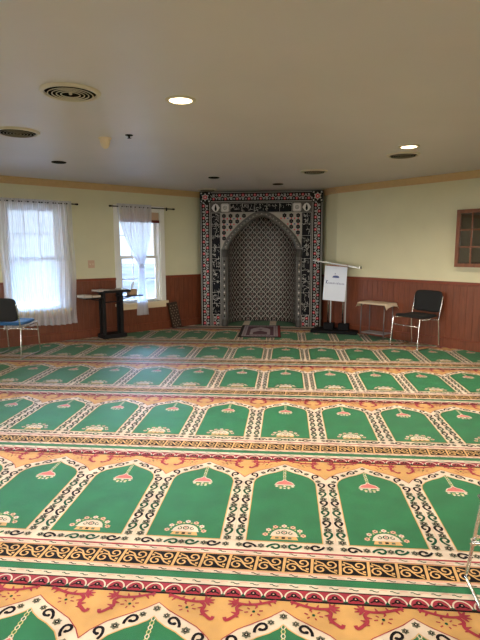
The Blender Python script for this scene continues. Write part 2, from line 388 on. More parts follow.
def hook(k, x, y, ang, s, fl, m, L=3):
    # comma shaped scroll: arc then tail
    pts = []
    for i in range(9):
        a = math.radians(-60 + 250 * i / 8); pts.append((s * .42 * math.cos(a), s * .42 * math.sin(a) + s * .35))
    pts += [(-s * .30, -s * .1), (-s * .05, -s * .45), (s * .3, -s * .7)]
    c, sn = math.cos(ang), math.sin(ang)
    P = [(x + (px * fl) * c - py * sn, y + (px * fl) * sn + py * c) for px, py in pts]
    k.stroke(P, s * .30, L, m); k.disc(P[0][0], P[0][1], s * .22, L, m, 6)
def flower(k, x, y, r, m='c_olive', c='c_black', L=3):
    k.star(x, y, r, L, m, 6, .72); k.disc(x, y, r * .48, L + 1, c, 6); k.disc(x, y, r * .17, L + 2, 'c_cream', 5)
def full_cell():
    k = simple_cell(); h = CW / 2
    # fine outline around the green field, thin red line outside the border
    g = full(arch_g) + [(.19, 0)]; k.stroke(g, .005, 3, 'c_gold'); k.stroke([(-.19, 0), (.19, 0)], .005, 3, 'c_gold')
    k.stroke(arch_o + [(-x, y) for x, y in reversed(arch_o) if x > 0], .004, 3, 'c_red')
    k.stroke([(h, .02), (h, .64)], .0025, 2, 'c_peach')
    # side borders: flowers and hooks on the half belonging to this cell
    for sx in (-1, 1):
        for i in range(6):
            y = .015 + i * .107
            flower(k, sx * (h - .031), y + .002, .024)
            hook(k, sx * (h - .031), y + .056, 0, .044, -sx, 'c_dkgreen' if i % 2 == 0 else 'c_black')
        flower(k, sx * (h - .033), -.037, .020)
        # bottom border
        hook(k, sx * .165, -.038, PI / 2, .042, sx, 'c_black'); flower(k, sx * .112, -.037, .020); hook(k, sx * .056, -.037, sx * PI / 2, .042, 1, 'c_dkgreen')
        # arch border
        flower(k, sx * .205, .665, .020); hook(k, sx * .185, .722, sx * -.5, .040, sx, 'c_black'); flower(k, sx * .138, .762, .020); hook(k, sx * .092, .80, sx * 1.0, .040, -sx, 'c_black'); flower(k, sx * .048, .832, .016)
        # red sprigs in the orange field
        oy = CPER - .402
        def Q(l): return [(sx * (h - a), CPER - .013 + b) for a, b in l]
        k.stroke(smooth_2(Q([(.225, -.405), (.19, -.418), (.15, -.432), (.105, -.438), (.062, -.432)])), .014, 3, 'c_red')
        k.stroke(smooth_2(Q([(.085, -.437), (.066, -.458), (.072, -.49), (.052, -.515), (.030, -.532), (.022, -.515)])), .015, 3, 'c_red')
        for (a, b, c_, d) in ((.19, -.418, .205, -.440), (.165, -.427, .155, -.408), (.14, -.434, .15, -.452), (.12, -.437, .112, -.415), (.07, -.47, .092, -.474), (.066, -.492, .045, -.486), (.06, -.505, .078, -.512), (.215, -.41, .222, -.395 - .03)):
            k.stroke(Q([(a, b), ((a + c_) / 2, (b + d) / 2), (c_, d)]), .014, 3, 'c_red', True)
        for an in (-60, -20, 20, 60, 100):
            r_ = math.radians(an); k.stroke(Q([(.062, -.432), (.062 - .018 * math.cos(r_), -.432 + .018 * math.sin(r_)), (.062 - .036 * math.cos(r_), -.432 + .030 * math.sin(r_))]), .017, 3, 'c_red', True)
        gx, gy = .135, -.475
        k.disc(*Q([(gx, gy)])[0], .007, 3, 'c_dkgreen', 6)
        for an in range(0, 360, 60):
            r_ = math.radians(an + 15); k.stroke(Q([(gx + .022 * math.cos(r_), gy + .016 * math.sin(r_)), (gx + .038 * math.cos(r_), gy + .027 * math.sin(r_))]), .006, 3, 'c_red')
    flower(k, 0, -.037, .020); flower(k, 0, .868, .018)
    # gold scroll band, 4 units
    for i in range(4):
        x = -h + (i + .5) * CW / 4; u = CW / 4
        k.stroke([(x - u * .5 + .006, -.106), (x - u * .5 - .004, -.217)], .013, 2, 'c_gold')
        k.spiral(x + .024, -.142, .030, 1.15, -2.2, .0085, 2, 'c_gold', 12, 1)
        k.spiral(x - .026, -.180, .030, 1.15, .9, .0085, 2, 'c_gold', 12, 1)
        k.stroke([(x + .005, -.166), (x - .012, -.138), (x - .045, -.122)], .008, 2, 'c_gold'); k.stroke([(x - .004, -.158), (x + .018, -.190), (x + .046, -.205)], .008, 2, 'c_gold')
        k.star(x + .042, -.186, .010, 2, 'c_gold', 4); k.star(x - .045, -.14, .010, 2, 'c_gold', 4)
    # small marks on the cream strips and scallops on the red strip, 6 units
    for i in range(6):
        x = -h + (i + .5) * CW / 6; u = CW / 6
        for (yy, m) in ((-.085, 'c_dkgreen'), (-.238, 'c_black'), (-.310, 'c_dkgreen')):
            k.stroke([(x - .018, yy + .004), (x - .008, yy + .006), (x, yy - .001), (x + .010, yy - .004), (x + .02, yy - .001)], .005, 2, m)
        for (yy, m) in ((-.092, 'c_peach'), (-.243, 'c_peach'), (-.304, 'c_peach')):
            k.stroke([(x + .022, yy), (x + .04, yy + .004), (x + .055, yy)], .004, 2, m)
        k.ring(x, -.385, u * .44, .007, 3, 'c_cream', 10, .045, 0, PI)
        k.poly([(x + u * .40 * math.cos(PI * j / 10), -.385 + .038 * math.sin(PI * j / 10)) for j in range(11)], 2, 'c_red')
        k.disc(x, -.368, .013, 3, 'c_black', 7); k.stroke([(x - .026, -.382), (x - .012, -.374), (x + .012, -.374), (x + .026, -.382)], .007, 3, 'c_black'); k.disc(x, -.368, .004, 4, 'c_peach', 5)
        k.poly([(x + u * .5 - .012, -.392), (x + u * .5 + .012, -.392), (x + u * .5, -.372)], 3, 'c_dkgreen')
    # hanging lamp: braided chain, pink body, scalloped foot
    for i in range(7):
        y = .812 - i * .023; k.ring(0, y, .008, .0045, 3, 'c_lime' if i % 2 else 'c_cream', 6, .012)
    k.poly([(-.052, .604), (.052, .604), (.056, .618), (.040, .640), (.018, .652), (.012, .668), (-.012, .668), (-.018, .652), (-.040, .640), (-.056, .618)], 3, 'c_pink')
    k.stroke([(-.056, .614), (-.040, .640), (-.018, .652), (0, .672), (.018, .652), (.040, .640), (.056, .614)], .006, 4, 'c_cream')
    k.stroke([(-.062, .602), (.062, .602)], .010, 4, 'c_cream')
    for j in range(5): k.star(-.048 + j * .024, .585 - (.010 if j in (1, 3) else .0), .013, 3, 'c_cream' if j % 2 == 0 else 'c_lime', 5, .55)
    for j in range(3): k.star(-.024 + j * .024, .560, .010, 3, 'c_cream', 5, .55)
    # flowered dome at the foot of the field
    k.poly([(-.070, .020), (.070, .020), (.060, .050), (-.060, .050)], 3, 'c_gold'); k.stroke([(-.072, .052), (.072, .052)], .007, 4, 'c_cream')
    for j in range(3): k.rect(-.045 + j * .032, .026, -.028 + j * .032, .042, 4, 'c_black' if j == 1 else 'c_olive')
    k.poly([(.068 * math.cos(PI * j / 12), .055 + .062 * math.sin(PI * j / 12)) for j in range(13)], 3, 'c_cream')
    k.ring(0, .083, .014, .006, 4, 'c_dkgreen', 8); k.disc(0, .083, .006, 4, 'c_pink', 5)
    for sx in (-1, 1): k.spiral(sx * .034, .078, .015, .9, PI / 2, .005, 4, 'c_dkgreen', 8, sx)
    for j in range(7):
        a = math.radians(6 + 28 * j); px, py = .096 * math.cos(a), .052 + .092 * math.sin(a)
        k.star(px, py, .016, 3, 'c_peach' if j % 2 == 0 else 'c_cream', 6, .75); k.disc(px, py, .006, 4, 'c_pink' if j % 2 else 'c_olive', 6)
    for j in range(6):
        a = math.radians(20 + 28 * j); px, py = .084 * math.cos(a), .052 + .080 * math.sin(a); k.disc(px, py, .006, 3, 'c_lime', 5)
    return k
def smooth_2(pts): return [Vector((p.x, p.y)) for p in smooth_path([(a, b, 0) for a, b in pts], 4)]
def lower_bands(k):
    k.p = [([(a, b - .014) for a, b in q], L, m) if max(b for a, b in q) <= -.0595 and min(b for a, b in q) >= -.4021 else (q, L, m) for q, L, m in k.p]; return k
cell_f = lower_bands(full_cell()); cell_s = lower_bands(simple_cell())
def cmap(a, b, L): return (a, b, CZ + L * .0006)
pb = PB()
def inside(x, y, m): return (x - y + 10.99) / S2 > -m and (9.75 - x - y) / S2 > -m and y > -6
for r in range(-5, 6):
    for c in range(-20, 20):
        cx = CX0 + (c + .5) * CW; cy = CY0 + r * CPER
        if not inside(cx, cy + .5, 1.2): continue
        ax = abs(cx + .093 * cy)
        fine = cy > -.2 and ax < .50 * max(cy + 1.2, .5) + 1.0 and r < 5
        ink_into(pb, cell_f if fine else cell_s, cmap, cx, cy)
pb_carpet = pb
me = bpy.data.meshes.new('prayer_carpet'); me.from_pydata(pb.v, [], pb.f)
for m in pb.mats: me.materials.append(M[m])
me.polygons.foreach_set('material_index', pb.m)
bm = bmesh.new(); bm.from_mesh(me)
def cut(co, no):
    bmesh.ops.bisect_plane(bm, geom=bm.verts[:] + bm.edges[:] + bm.faces[:], dist=1e-6, plane_co=co, plane_no=no, clear_outer=True)
cut(locL(0, .024), -NL)
# right boundary: follows the right wall, then the corner stub
_sn = Vector((STUB.y, -STUB.x, 0))          # points outward (to the right) from the stub wall
far = [f for f in bm.faces if f.calc_center_median().y > 8.8]
bmesh.ops.bisect_plane(bm, geom=list({v for f in far for v in f.verts}) + list({e for f in far for e in f.edges}) + far, dist=1e-6, plane_co=K0 - _sn * .024, plane_no=_sn, clear_outer=True)
near = [f for f in bm.faces if f.calc_center_median().y <= 8.87]
bmesh.ops.bisect_plane(bm, geom=list({v for f in near for v in f.verts}) + list({e for f in near for e in f.edges}) + near, dist=1e-6, plane_co=locR(0, .024), plane_no=-NR, clear_outer=True)
cut(pA - AL * .01, AL); cut(pB - BR * .01, BR)
bm.normal_update(); bm.to_mesh(me); bm.free()
carpet = bpy.data.objects.new('prayer_carpet', me); COL.objects.link(carpet)
props(carpet, 'wall-to-wall green prayer carpet woven with rows of cream-bordered arches', 'carpet')

# ================================================================== MIHRAB (tiled prayer niche)
MX0, MX1, MY, MH = -1.575, .63, 9.13, 2.452
mcx = -.455
mih = thing('prayer_niche', 'tall patterned tile prayer niche with pointed arch filling the room corner', 'prayer niche', (mcx, MY, CZ + .0045))
HWM0, HWM1 = MX0 - mcx, MX1 - mcx
SPR = 1.40; NHW = .625
arch_in = [(-NHW, 0), (-NHW, SPR), (-.60, 1.47), (-.545, 1.57), (-.46, 1.67), (-.36, 1.775), (-.26, 1.86), (-.16, 1.935), (-.07, 1.98), (0, 1.99)]
arch_in = arch_in + [(-x, z) for x, z in reversed(arch_in[:-1])]
def offs(pts, d):
    out = []
    for i, p in enumerate(pts):
        a = Vector(pts[max(i - 1, 0)]); b = Vector(pts[min(i + 1, len(pts) - 1)]); t = (b - a).normalized(); n = Vector((-t.y, t.x)); out.append((p[0] + n.x * d, p[1] + n.y * d))
    return out
ring = arch_in[1:-1]; ring_out = offs(ring, .10)
top = MH - .014
pb = PB(); outline = [(HWM0, 0), (HWM0, top), (HWM1, top), (HWM1, 0)] + arch_in[::-1]
pb.prism(outline, 0, .12, 't_grey', lambda a, b, h: (a, h, b)); pb.build('facade', mih)
def fmap(a, b, L): return (a, -.0006 - L * .0007, b)
def script(k, x0, z0, x1, z1, rnd, L, m, w=.009):
    """flowing illegible calligraphy-like strokes filling a rectangle"""
    W, H = x1 - x0, z1 - z0; n = int(W * H / .0023)
    for _ in range(n):
        x = rnd.uniform(x0 + .01, x1 - .01); z = rnd.uniform(z0 + .01, z1 - .01); t = rnd.random()
        def cl(P): return [(min(max(a, x0 + .005), x1 - .005), min(max(b, z0 + .005), z1 - .005)) for a, b in P]
        if t < .4: k.stroke(cl([(x, z), (x + .004, z + .02), (x - .004, z + rnd.uniform(.04, .07))]), w, L, m, True)
        elif t < .8: a0 = rnd.uniform(0, 6); k.stroke(cl([(x + .028 * math.cos(a0 + j * .5), z + .018 * math.sin(a0 + j * .5)) for j in range(7)]), w, L, m)
        else: k.disc(*cl([(x, z)])[0], .006, L, m, 5)
# outer border
k = Ink()
def border_run(k, x0, z0, length, vert, w):
    """ornament strip; local u along, v across (0..w)"""
    P = (lambda u, v: (x0 + v, z0 + u)) if vert else (lambda u, v: (x0 + u, z0 + v))
    def R(u0, v0, u1, v1, L, m): k.poly([P(u0, v0), P(u1, v0), P(u1, v1), P(u0, v1)], L, m)
    R(0, .0, length, .016, 1, 't_mid'); R(0, .018, length, .024, 1, 't_light'); R(0, w - .016, length, w - .002, 1, 't_mid'); R(0, w - .024, length, w - .018, 1, 't_light')
    R(0, .028, length, w - .028, 1, 't_base')
    n = max(1, round(length / .105)); st = length / n; mid = w / 2
    for i in range(n):
        u = (i + .5) * st; sg = 1 if i % 2 else -1; v = mid + sg * .032
        a, b = P(u, v); k.star(a, b, .027, 3, 't_red', 5, .7); k.disc(a, b, .008, 4, 't_white', 6)
        a, b = P(u, v - sg * .062); k.star(a, b, .026, 2, 't_white', 4, .5); k.disc(a, b, .010, 3, 't_black', 6)
        for du in (-.5, .5):
            a, b = P(u + du * st, v); k.star(a, b, .022, 2, 't_light', 4, .45, .7); k.disc(a, b, .008, 3, 't_blue', 5)
        k.stroke([P(u - st * .5, mid - sg * .03), P(u - st * .25, mid + sg * .0), P(u, mid - sg * .002), P(u + st * .25, mid), P(u + st * .5, mid + sg * .03)], .009, 2, 't_light')
BW = .20
border_run(k, HWM0, 0, MH - .014 - BW, True, BW); border_run(k, HWM1 - BW, 0, MH - .014 - BW, True, BW); border_run(k, HWM0 + BW, MH - .014 - BW, (HWM1 - HWM0) - 2 * BW, False, BW)
for cx_ in (HWM0 + BW / 2, HWM1 - BW / 2):
    zc = MH - .014 - BW / 2; k.rect(cx_ - BW / 2, zc - BW / 2, cx_ + BW / 2, zc + BW / 2, 1, 't_base'); k.star(cx_, zc, .075, 2, 't_light', 6, .6); k.star(cx_, zc, .046, 3, 't_red', 6, .7); k.disc(cx_, zc, .014, 4, 't_white')
    for a in range(4): k.star(cx_ + .07 * (1 if a % 2 else -1), zc + .07 * (1 if a > 1 else -1), .022, 2, 't_white', 4, .4)
pb = PB(); ink_into(pb, k, fmap); pb.build('tile_border', mih, recalc=False)
# inner frame: black calligraphy panels
IF = .165; ix0, ix1 = HWM0 + BW + .006, HWM1 - BW - .006; iz1 = MH - .014 - BW - .006; rnd = random.Random(4)
for (x0, z0, x1, z1) in ((ix0, .215, ix0 + IF, iz1 - IF - .005), (ix1 - IF, .215, ix1, iz1 - IF - .005), (ix0 + 2 * IF + .01, iz1 - IF, ix1 - 2 * IF - .01, iz1)):
    k = Ink(); k.rect(x0, z0, x1, z1, 1, 't_light'); k.rect(x0 + .005, z0 + .005, x1 - .005, z1 - .005, 2, 't_black')
    script(k, x0 + .015, z0 + .015, x1 - .015, z1 - .015, rnd, 3, 't_light', .0065)
    if x1 - x0 > .5: 
        for j in range(1, 5): xx = x0 + (x1 - x0) * j / 5; k.rect(xx - .002, z0, xx + .002, z1, 4, 't_light')
    else:
        for j in range(1, 9): zz = z0 + (z1 - z0) * j / 9; k.rect(x0, zz - .002, x1, zz + .002, 4, 't_light')
    pb = PB(); ink_into(pb, k, fmap); pb.build('calligraphy_panel', mih, recalc=False)
def tile_part(k, name):
    pb = PB(); ink_into(pb, k, fmap); pb.build(name, mih, recalc=False)
for sx, x0 in ((1, ix0), (-1, ix1 - IF)):          # corner medallions
    k = Ink()
    cx_, cz_ = x0 + IF / 2, iz1 - IF / 2
    k.rect(x0, iz1 - IF, x0 + IF, iz1, 1, 't_mid')
    k.poly([(cx_ - .075, cz_), (cx_ - .04, cz_ + .055), (cx_, cz_ + .075), (cx_ + .04, cz_ + .055), (cx_ + .075, cz_), (cx_ + .04, cz_ - .055), (cx_, cz_ - .075), (cx_ - .04, cz_ - .055)][::-1], 2, 't_white')
    k.poly([(cx_ - .022, cz_ - .02), (cx_ - .012, cz_ + .03), (cx_, cz_ + .06), (cx_ + .012, cz_ + .03), (cx_ + .022, cz_ - .02), (cx_ + .01, cz_ - .055), (cx_ - .01, cz_ - .055)][::-1], 3, 't_black')
    tile_part(k, 'medallion_tile'); k = Ink(); x2 = x0 + sx * (IF + .005); cx_ = x2 + IF / 2
    k.rect(x2, iz1 - IF, x2 + IF, iz1, 1, 't_mid'); k.poly([(cx_ + a, cz_ + b) for a, b in ((-.075, -.055), (-.055, -.075), (.055, -.075), (.075, -.055), (.075, .055), (.055, .075), (-.055, .075), (-.075, .055))], 2, 't_light')
    k.rect(cx_ - .05, cz_ - .05, cx_ + .05, cz_ + .05, 3, 't_white'); k.ring(cx_, cz_, .032, .010, 4, 't_mid'); k.ring(cx_, cz_, .012, .008, 4, 't_mid', 8)
    tile_part(k, 'medallion_tile'); k = Ink()
    border_run(k, x0 - .006, 0, .21, True, IF + .006); tile_part(k, 'foot_tile')
# spandrels
k = Ink(); sx0, sx1 = ix0 + IF + .006, ix1 - IF - .006; sz1 = iz1 - IF - .006
sp = [(sx0, SPR), (sx0, sz1), (sx1, sz1), (sx1, SPR)] + ring_out[::-1]
k.poly(sp, 1, 't_line'); 
def out_of_arch(x, z, m):
    for i in range(len(ring_out) - 1):
        (xa, za), (xb, zb) = ring_out[i], ring_out[i + 1]
        if min(xa, xb) - 1e-6 <= x <= max(xa, xb) + 1e-6 and abs(xb - xa) > 1e-6: return z > za + (zb - za) * (x - xa) / (xb - xa) + m
    return z > SPR + m
nx = 12; 
for i in range(nx):
    for j in range(8):
        x = sx0 + (i + .5) * (sx1 - sx0) / nx; z = sz1 - .055 - j * .10
        if out_of_arch(x, z, .06):
            k.star(x, z, .042, 2, 't_black', 6, .8); k.star(x, z, .016, 3, 't_mid', 6, .6)
        x2 = x + (sx1 - sx0) / nx / 2; z2 = z + .05
        if x2 < sx1 - .03 and z2 < sz1 - .01 and out_of_arch(x2, z2, .03): k.star(x2, z2, .018, 2, 't_red' if (i + j) % 2 else 't_blue', 4, .6)
        if z - .05 > SPR and out_of_arch(x, z - .05, .04): k.star(x, z - .05, .016, 2, 't_red', 4, .6)
pb = PB(); ink_into(pb, k, fmap); pb.build('spandrel', mih, recalc=False)
# arch moulding : raised ring with dark running ornament
pb = PB(); pts = ring + ring_out[::-1]
n = len(ring); vs = []; cs = [(0, 0), (.02, -.022), (.05, -.03), (.08, -.022), (.10, 0)]
for d, y in cs:
    for p in offs(ring, d): vs.append((p[0], y, p[1]))
fs = [(a * n + i, a * n + i + 1, (a + 1) * n + i + 1, (a + 1) * n + i) for a in range(len(cs) - 1) for i in range(n - 1)]
pb.add(vs, fs, 't_grey'); k = Ink(); mid = offs(ring, .05)
tot = 0; pts_on = []
for i in range(len(mid) - 1):
    a, b = Vector(mid[i]), Vector(mid[i + 1]); m_ = max(1, int((b - a).length / .03))
    for j in range(m_): pts_on.append(a.lerp(b, j / m_))
for i, p in enumerate(pts_on): k.star(p.x, p.y, .011, 1, 't_light' if i % 2 else 't_black', 4, .5)
ink_into(pb, k, lambda a, b, L: (a, -.0315, b)); pb.build('arch_moulding', mih)
# columns beside the opening
for sx in (-1, 1):
    pb = PB(); x = sx * (NHW + .052)
    pb.lathe([(.046, .13), (.036, .16), (.036, 1.24), (.046, 1.27)], 't_grey', (x, -.014, 0), 16)
    pb.lathe([(.052, 0), (.052, .10), (.044, .13)], 't_mid', (x, -.014, 0), 16); pb.lathe([(.044, 1.27), (.054, 1.33), (.054, 1.41), (.0, 1.41)], 't_mid', (x, -.014, 0), 16)
    for j in range(17):
        z = .19 + j * .063; pb.add([(x - .016, -.0525, z), (x, -.0525, z - .022), (x + .016, -.0525, z), (x, -.0525, z + .022)], [(0, 1, 2, 3)], 't_light' if j % 2 else 't_base')
    pb.build('column', mih)
# curved niche lining with ogee lattice
ND = .62; NZ = 2.12; seg = 72
def nc(t):
    th = PI * (1 - t); c, s_ = math.cos(th), math.sin(th); e = 2 / 2.7
    return (NHW + .012) * math.copysign(abs(c) ** e, c), .10 + ND * abs(s_) ** e
tab = [nc(i / 400) for i in range(401)]; arc = [0]
for i in range(400): arc.append(arc[-1] + math.hypot(tab[i + 1][0] - tab[i][0], tab[i + 1][1] - tab[i][1]))
AT = arc[-1]
def at_arc(u):
    u = min(max(u, 0), AT); i = min(int(np.searchsorted(arc, u)), 400); i = max(i, 1); f = (u - arc[i - 1]) / max(arc[i] - arc[i - 1], 1e-9)
    return Vector(tab[i - 1]).lerp(Vector(tab[i]), f), (Vector(tab[i]) - Vector(tab[i - 1])).normalized()
def nmap(a, b, L):
    p, t = at_arc(a); n = Vector((t.y, -t.x)); q = p + n * (.001 + L * .0008); return (q.x, q.y, b)
pb = PB(); vs = []; fs = []
for i in range(seg + 1):
    p, _ = at_arc(AT * i / seg); vs += [(p.x, p.y, 0), (p.x, p.y, NZ)]
for i in range(seg): fs.append((2 * i, 2 * i + 2, 2 * i + 3, 2 * i + 1))
pb.add(vs, fs, 't_base', True); pb.add([(vs[2 * i][0], vs[2 * i][1], NZ) for i in range(seg + 1)], [tuple(range(seg + 1))], 't_black')
lining = pb.build('niche_lining', mih, recalc=False)
k = Ink(); ncol = 2 * round(AT / .177); du = AT / ncol; dz = .192; 
for i in range(ncol):
    for j in range(22):
        u = (i + .5) * du; z = .05 + j * dz / 1.0 + (dz / 2 if i % 2 else 0)
        if z > NZ - .06: continue
        # ogee cell outline
        hw, hh = du, dz * .5
        for sx in (-1, 1):
            k.stroke([(u, z + hh), (u + sx * hw * .25, z + hh * .72), (u + sx * hw * .75, z + hh * .42), (u + sx * hw * .95, z), (u + sx * hw * .75, z - hh * .42), (u + sx * hw * .25, z - hh * .72), (u, z - hh)], .011, 2, 't_line')
            k.stroke([(u + sx * hw * .95, z + .012), (u + sx * hw * 1.05, z - .012)], .012, 2, 't_line')
        k.star(u, z, .044, 1, 't_grey', 8, .8); k.star(u, z, .034, 2, 't_brown', 6, .7); k.disc(u, z, .010, 3, 't_light', 6)
        for a in range(4): k.disc(u + .034 * math.cos(PI / 4 + a * PI / 2), z + .045 * math.sin(PI / 4 + a * PI / 2), .007, 3, 't_light', 5)
        if z + hh < NZ - .05: k.star(u, z + hh, .020, 1, 't_brown', 4, .7)
pb = PB(); k.p = [q for q in k.p if min(b for a, b in q[0]) > .002 and max(b for a, b in q[0]) < NZ]; ink_into(pb, k, nmap); pb.build('lattice_pattern', lining, recalc=False)

# prayer rug lying in front of the niche
rug = PB(); k = Ink(); RW, RL = .70, 1.24
k.rect(-RW / 2, 0, RW / 2, RL, 1, 'r_black'); k.rect(-RW / 2 + .05, .05, RW / 2 - .05, RL - .05, 2, 'r_lilac'); k.rect(-RW / 2 + .12, .14, RW / 2 - .12, RL - .14, 3, 'r_plum')
k.poly([(-.17, .2), (.17, .2), (.17, .75), (.12, .88), (0, 1.0), (-.12, .88), (-.17, .75)], 4, 'r_lilac')
k.poly([(-.12, .24), (.12, .24), (.12, .45), (.07, .52), (0, .62), (-.07, .52), (-.12, .45)], 5, 'r_plum'); k.disc(0, .75, .04, 5, 'r_plum')
for j in range(13):
    for sx in (-1, 1): k.star(sx * .265, .12 + j * .083, .022, 3, 'r_plum', 4, .5)
for j in range(8): k.star(-.22 + j * .063, .095, .02, 3, 'r_plum', 4, .5); k.star(-.22 + j * .063, RL - .095, .02, 3, 'r_plum', 4, .5)
k.rect(RW / 2 - .045, .02, RW / 2 - .01, RL - .02, 2, 'r_red')
rug.box((-RW / 2, 0, 0), (RW / 2, RL, .008), 'r_black')
ink_into(rug, k, lambda a, b, L: (a, b, .008 + L * .0005))
ro = rug.build('prayer_rug', recalc=False, loc=(-.43, 7.98, CZ + .0035)); ro.rotation_euler = (0, 0, math.radians(1.5))
props(ro, 'small dark prayer rug with lilac border lying before the tiled niche', 'rug')

# ================================================================== WINDOW DRESSING
def rod(loc, rz, x0, x1, z, lab):
    t = thing('curtain_rod', lab, 'curtain rod', (*loc[:2], 0), rz)
    pb = PB(); pb.tube([(x0, .085, z), (x1, .085, z)], .009, 'black_metal'); pb.build('pole', t)
    for x in (x0, x1):
        pb = PB(); s = 1 if x == x1 else -1
        pb.tube([(x, .085, z), (x + s * .012, .085, z), (x + s * .02, .085, z), (x + s * .035, .085, z), (x + s * .05, .085, z), (x + s * .058, .085, z)], [.008, .015, .009, .018, .014, .004], 'black_metal'); pb.build('finial', t)
        xb = x - s * .06; pb = PB(); pb.tube([(xb, .002, z), (xb, .078, z)], .006, 'black_metal'); pb.box((xb - .012, 0, z - .03), (xb + .012, .004, z + .03), 'black_metal'); pb.build('bracket', t)
rod(locL(4.42), RZL, -.60, .90, 2.125, 'black curtain rod above the left window with the full sheer curtain')
rod(locL(2.67), RZL, -.60, .53, 2.130, 'black curtain rod above the window with the tied curtain')
# full sheer curtain (left window)
def fold(u, n, ph=0): return math.sin(2 * PI * n * u + ph) + .45 * math.sin(2 * PI * n * 2.3 * u + 1 + ph)
def sheet(name, parent, fx, nu, nv, m='sheer'):
    vs = []; fs = []
    for j in range(nv + 1):
        for i in range(nu + 1): vs.append(fx(i / nu, j / nv))
    for j in range(nv):
        for i in range(nu): a = j * (nu + 1) + i; fs.append((a, a + 1, a + nu + 2, a + nu + 1))
    pb = PB(); pb.add(vs, fs, m, True); return pb.build(name, parent, recalc=False)
cu = thing('sheer_curtain', 'wide white sheer curtain hanging full length over the left window', 'curtain', locL(4.42), RZL)
def f1(u, v):
    x = -.545 + 1.06 * u + .02 * math.sin(9 * v + 5 * u) * v + .02 * v * (u - .5)
    y = .085 + (.020 + .014 * v) * fold(u, 11, .5 * math.sin(3 * v)) ; z = 2.15 - (1.86 + .012 * math.sin(7 * u)) * v
    return (x, y, z)
sheet('sheer_panel', cu, f1, 220, 24)
sheet('hem', cu, lambda u, v: (lambda p, q: (p[0], p[1] + .0015, p[2]))(f1(u, 1 - .055 * v), 0), 220, 2, 'sheer')
sheet('heading', cu, lambda u, v: (lambda p: (p[0], .085 + .017 * fold(u, 26) , 2.165 - .06 * v))(f1(u, 0)), 240, 3, 'sheer')
cu = thing('sheer_curtain', 'white sheer curtain gathered into a knot at mid window height', 'curtain', locL(2.67), RZL)
def f2(u, v):
    z = 2.16 - v * 1.85
    xl, xr = -.185, .45        # width at the rod
    vk = .545                  # knot
    if v < vk:
        t = v / vk; w = 1 - t ** 2.4
        cxk = .03; x0 = cxk + (xl - cxk) * w - .033 * (1 - w); x1 = cxk + (xr - cxk) * (1 - t ** 1.7) + .033 * t ** 1.7; amp = .022
    else:
        t = (v - vk) / (1 - vk); x0 = .0 - .065 * t ** .8; x1 = .063 + .075 * t ** .8; amp = .018 + .01 * t
    return (x0 + (x1 - x0) * u, .085 + amp * fold(u, 8, v), z)
sheet('sheer_panel', cu, f2, 160, 60)
sheet('heading', cu, lambda u, v: (-.185 + .635 * u, .085 + .017 * fold(u, 16), 2.178 - .06 * v), 160, 3, 'sheer')
pb = PB(); zk = 2.16 - .545 * 1.85; pb.lathe([(.02, -.045), (.042, -.03), (.050, 0), (.042, .03), (.02, .045)], 'sheer', (.031, .085, zk), 20); pb.build('knot', cu)
# woven blind folded at the top of window 2
bl = thing('window_blind', 'beige woven blind rolled up with a dark red bottom bar', 'window blind', locL(2.67), RZL)
pb = PB(); pb.box((-HW + .025, .0, 1.93), (HW - .025, .026, 2.06), 'blind'); pb.build('blind_cloth', bl, bevel=.004)
pb = PB(); pb.box((-HW + .02, .0, 1.885), (.0, .034, 1.93), 'blindbar'); pb.box((.01, .0, 1.885), (HW - .02, .034, 1.93), 'blindbar'); pb.build('bottom_bar', bl, bevel=.004)
# switch plate
sw = thing('light_switch', 'pinkish beige two-gang switch plate between the two windows', 'light switch', locL(3.56, 0, 1.20), RZL)
pb = PB(); pb.box((-.055, 0, -.062), (.055, .007, .062), 'plate'); pb.build('plate', sw, bevel=.003)
for x in (-.024, .024):
    pb = PB(); pb.box((x - .006, .006, -.012), (x + .006, .016, .012), 'sill'); pb.build('toggle', sw, bevel=.002)

# ================================================================== STAND UNDER THE WINDOW
ds = thing('book_stand', 'black metal stand with stepped shelves between the left windows', 'stand', locL(3.35, .23, CZ + .004), RZL)
pb = PB(); pb.box((-.20, -.13, 0), (.20, .13, .065), 'black_metal'); pb.build('base', ds, bevel=.006)
for x0 in (-.18, .125):
    pb = PB()
    for yy in (-.06, .05): pb.box((x0, yy - .018, .06), (x0 + .055, yy + .018, .735), 'black_metal')
    pb.build('upright', ds, bevel=.003)
pb = PB(); pb.tube([(-.15, .0, .575), (.15, 0, .575)], .010, 'black_metal'); pb.build('crossbar', ds)
pb = PB(); pb.box((-.27, -.15, .735), (.20, .17, .758), 'black_metal'); pb.box((-.27, .158, .758), (.20, .17, .775), 'black_metal'); pb.build('top_shelf', ds, bevel=.003)
pb = PB(); pb.box((.185, -.12, .655), (.49, .16, .675), 'black_metal'); pb.tube([(.16, .0, .60), (.40, 0, .655)], .008, 'black_metal'); pb.build('side_shelf', ds, bevel=.003)
pb = PB(); pb.box((-.50, -.12, .655), (-.13, .16, .675), 'black_metal'); pb.tube([(-.16, .0, .60), (-.40, 0, .655)], .008, 'black_metal'); pb.build('side_shelf', ds, bevel=.003)
def book(name, s, off, z, w, d, h, cov, lab, rot=0, grp=None):
    t = thing(name, lab, 'book', locL(s, off, z), RZL + rot, grp)
    pb = PB(); pb.box((-w / 2, -d / 2, 0), (w / 2, d / 2, h * .12), cov); pb.box((-w / 2, -d / 2, h * .88), (w / 2, d / 2, h), cov); pb.box((-w / 2, -d / 2, h * .12), (-w / 2 + .004, d / 2, h * .88), cov); pb.build('cover', t)
    pb = PB(); pb.box((-w / 2 + .004, -d / 2 + .003, h * .12), (w / 2 - .004, d / 2 - .003, h * .88), 'paper'); pb.build('pages', t)
zt = CZ + .004
book('book', 3.80, .24, zt + .676, .14, .22, .040, 'paper', 'pale thick book at the outer end of the stand\'s left shelf', .1)
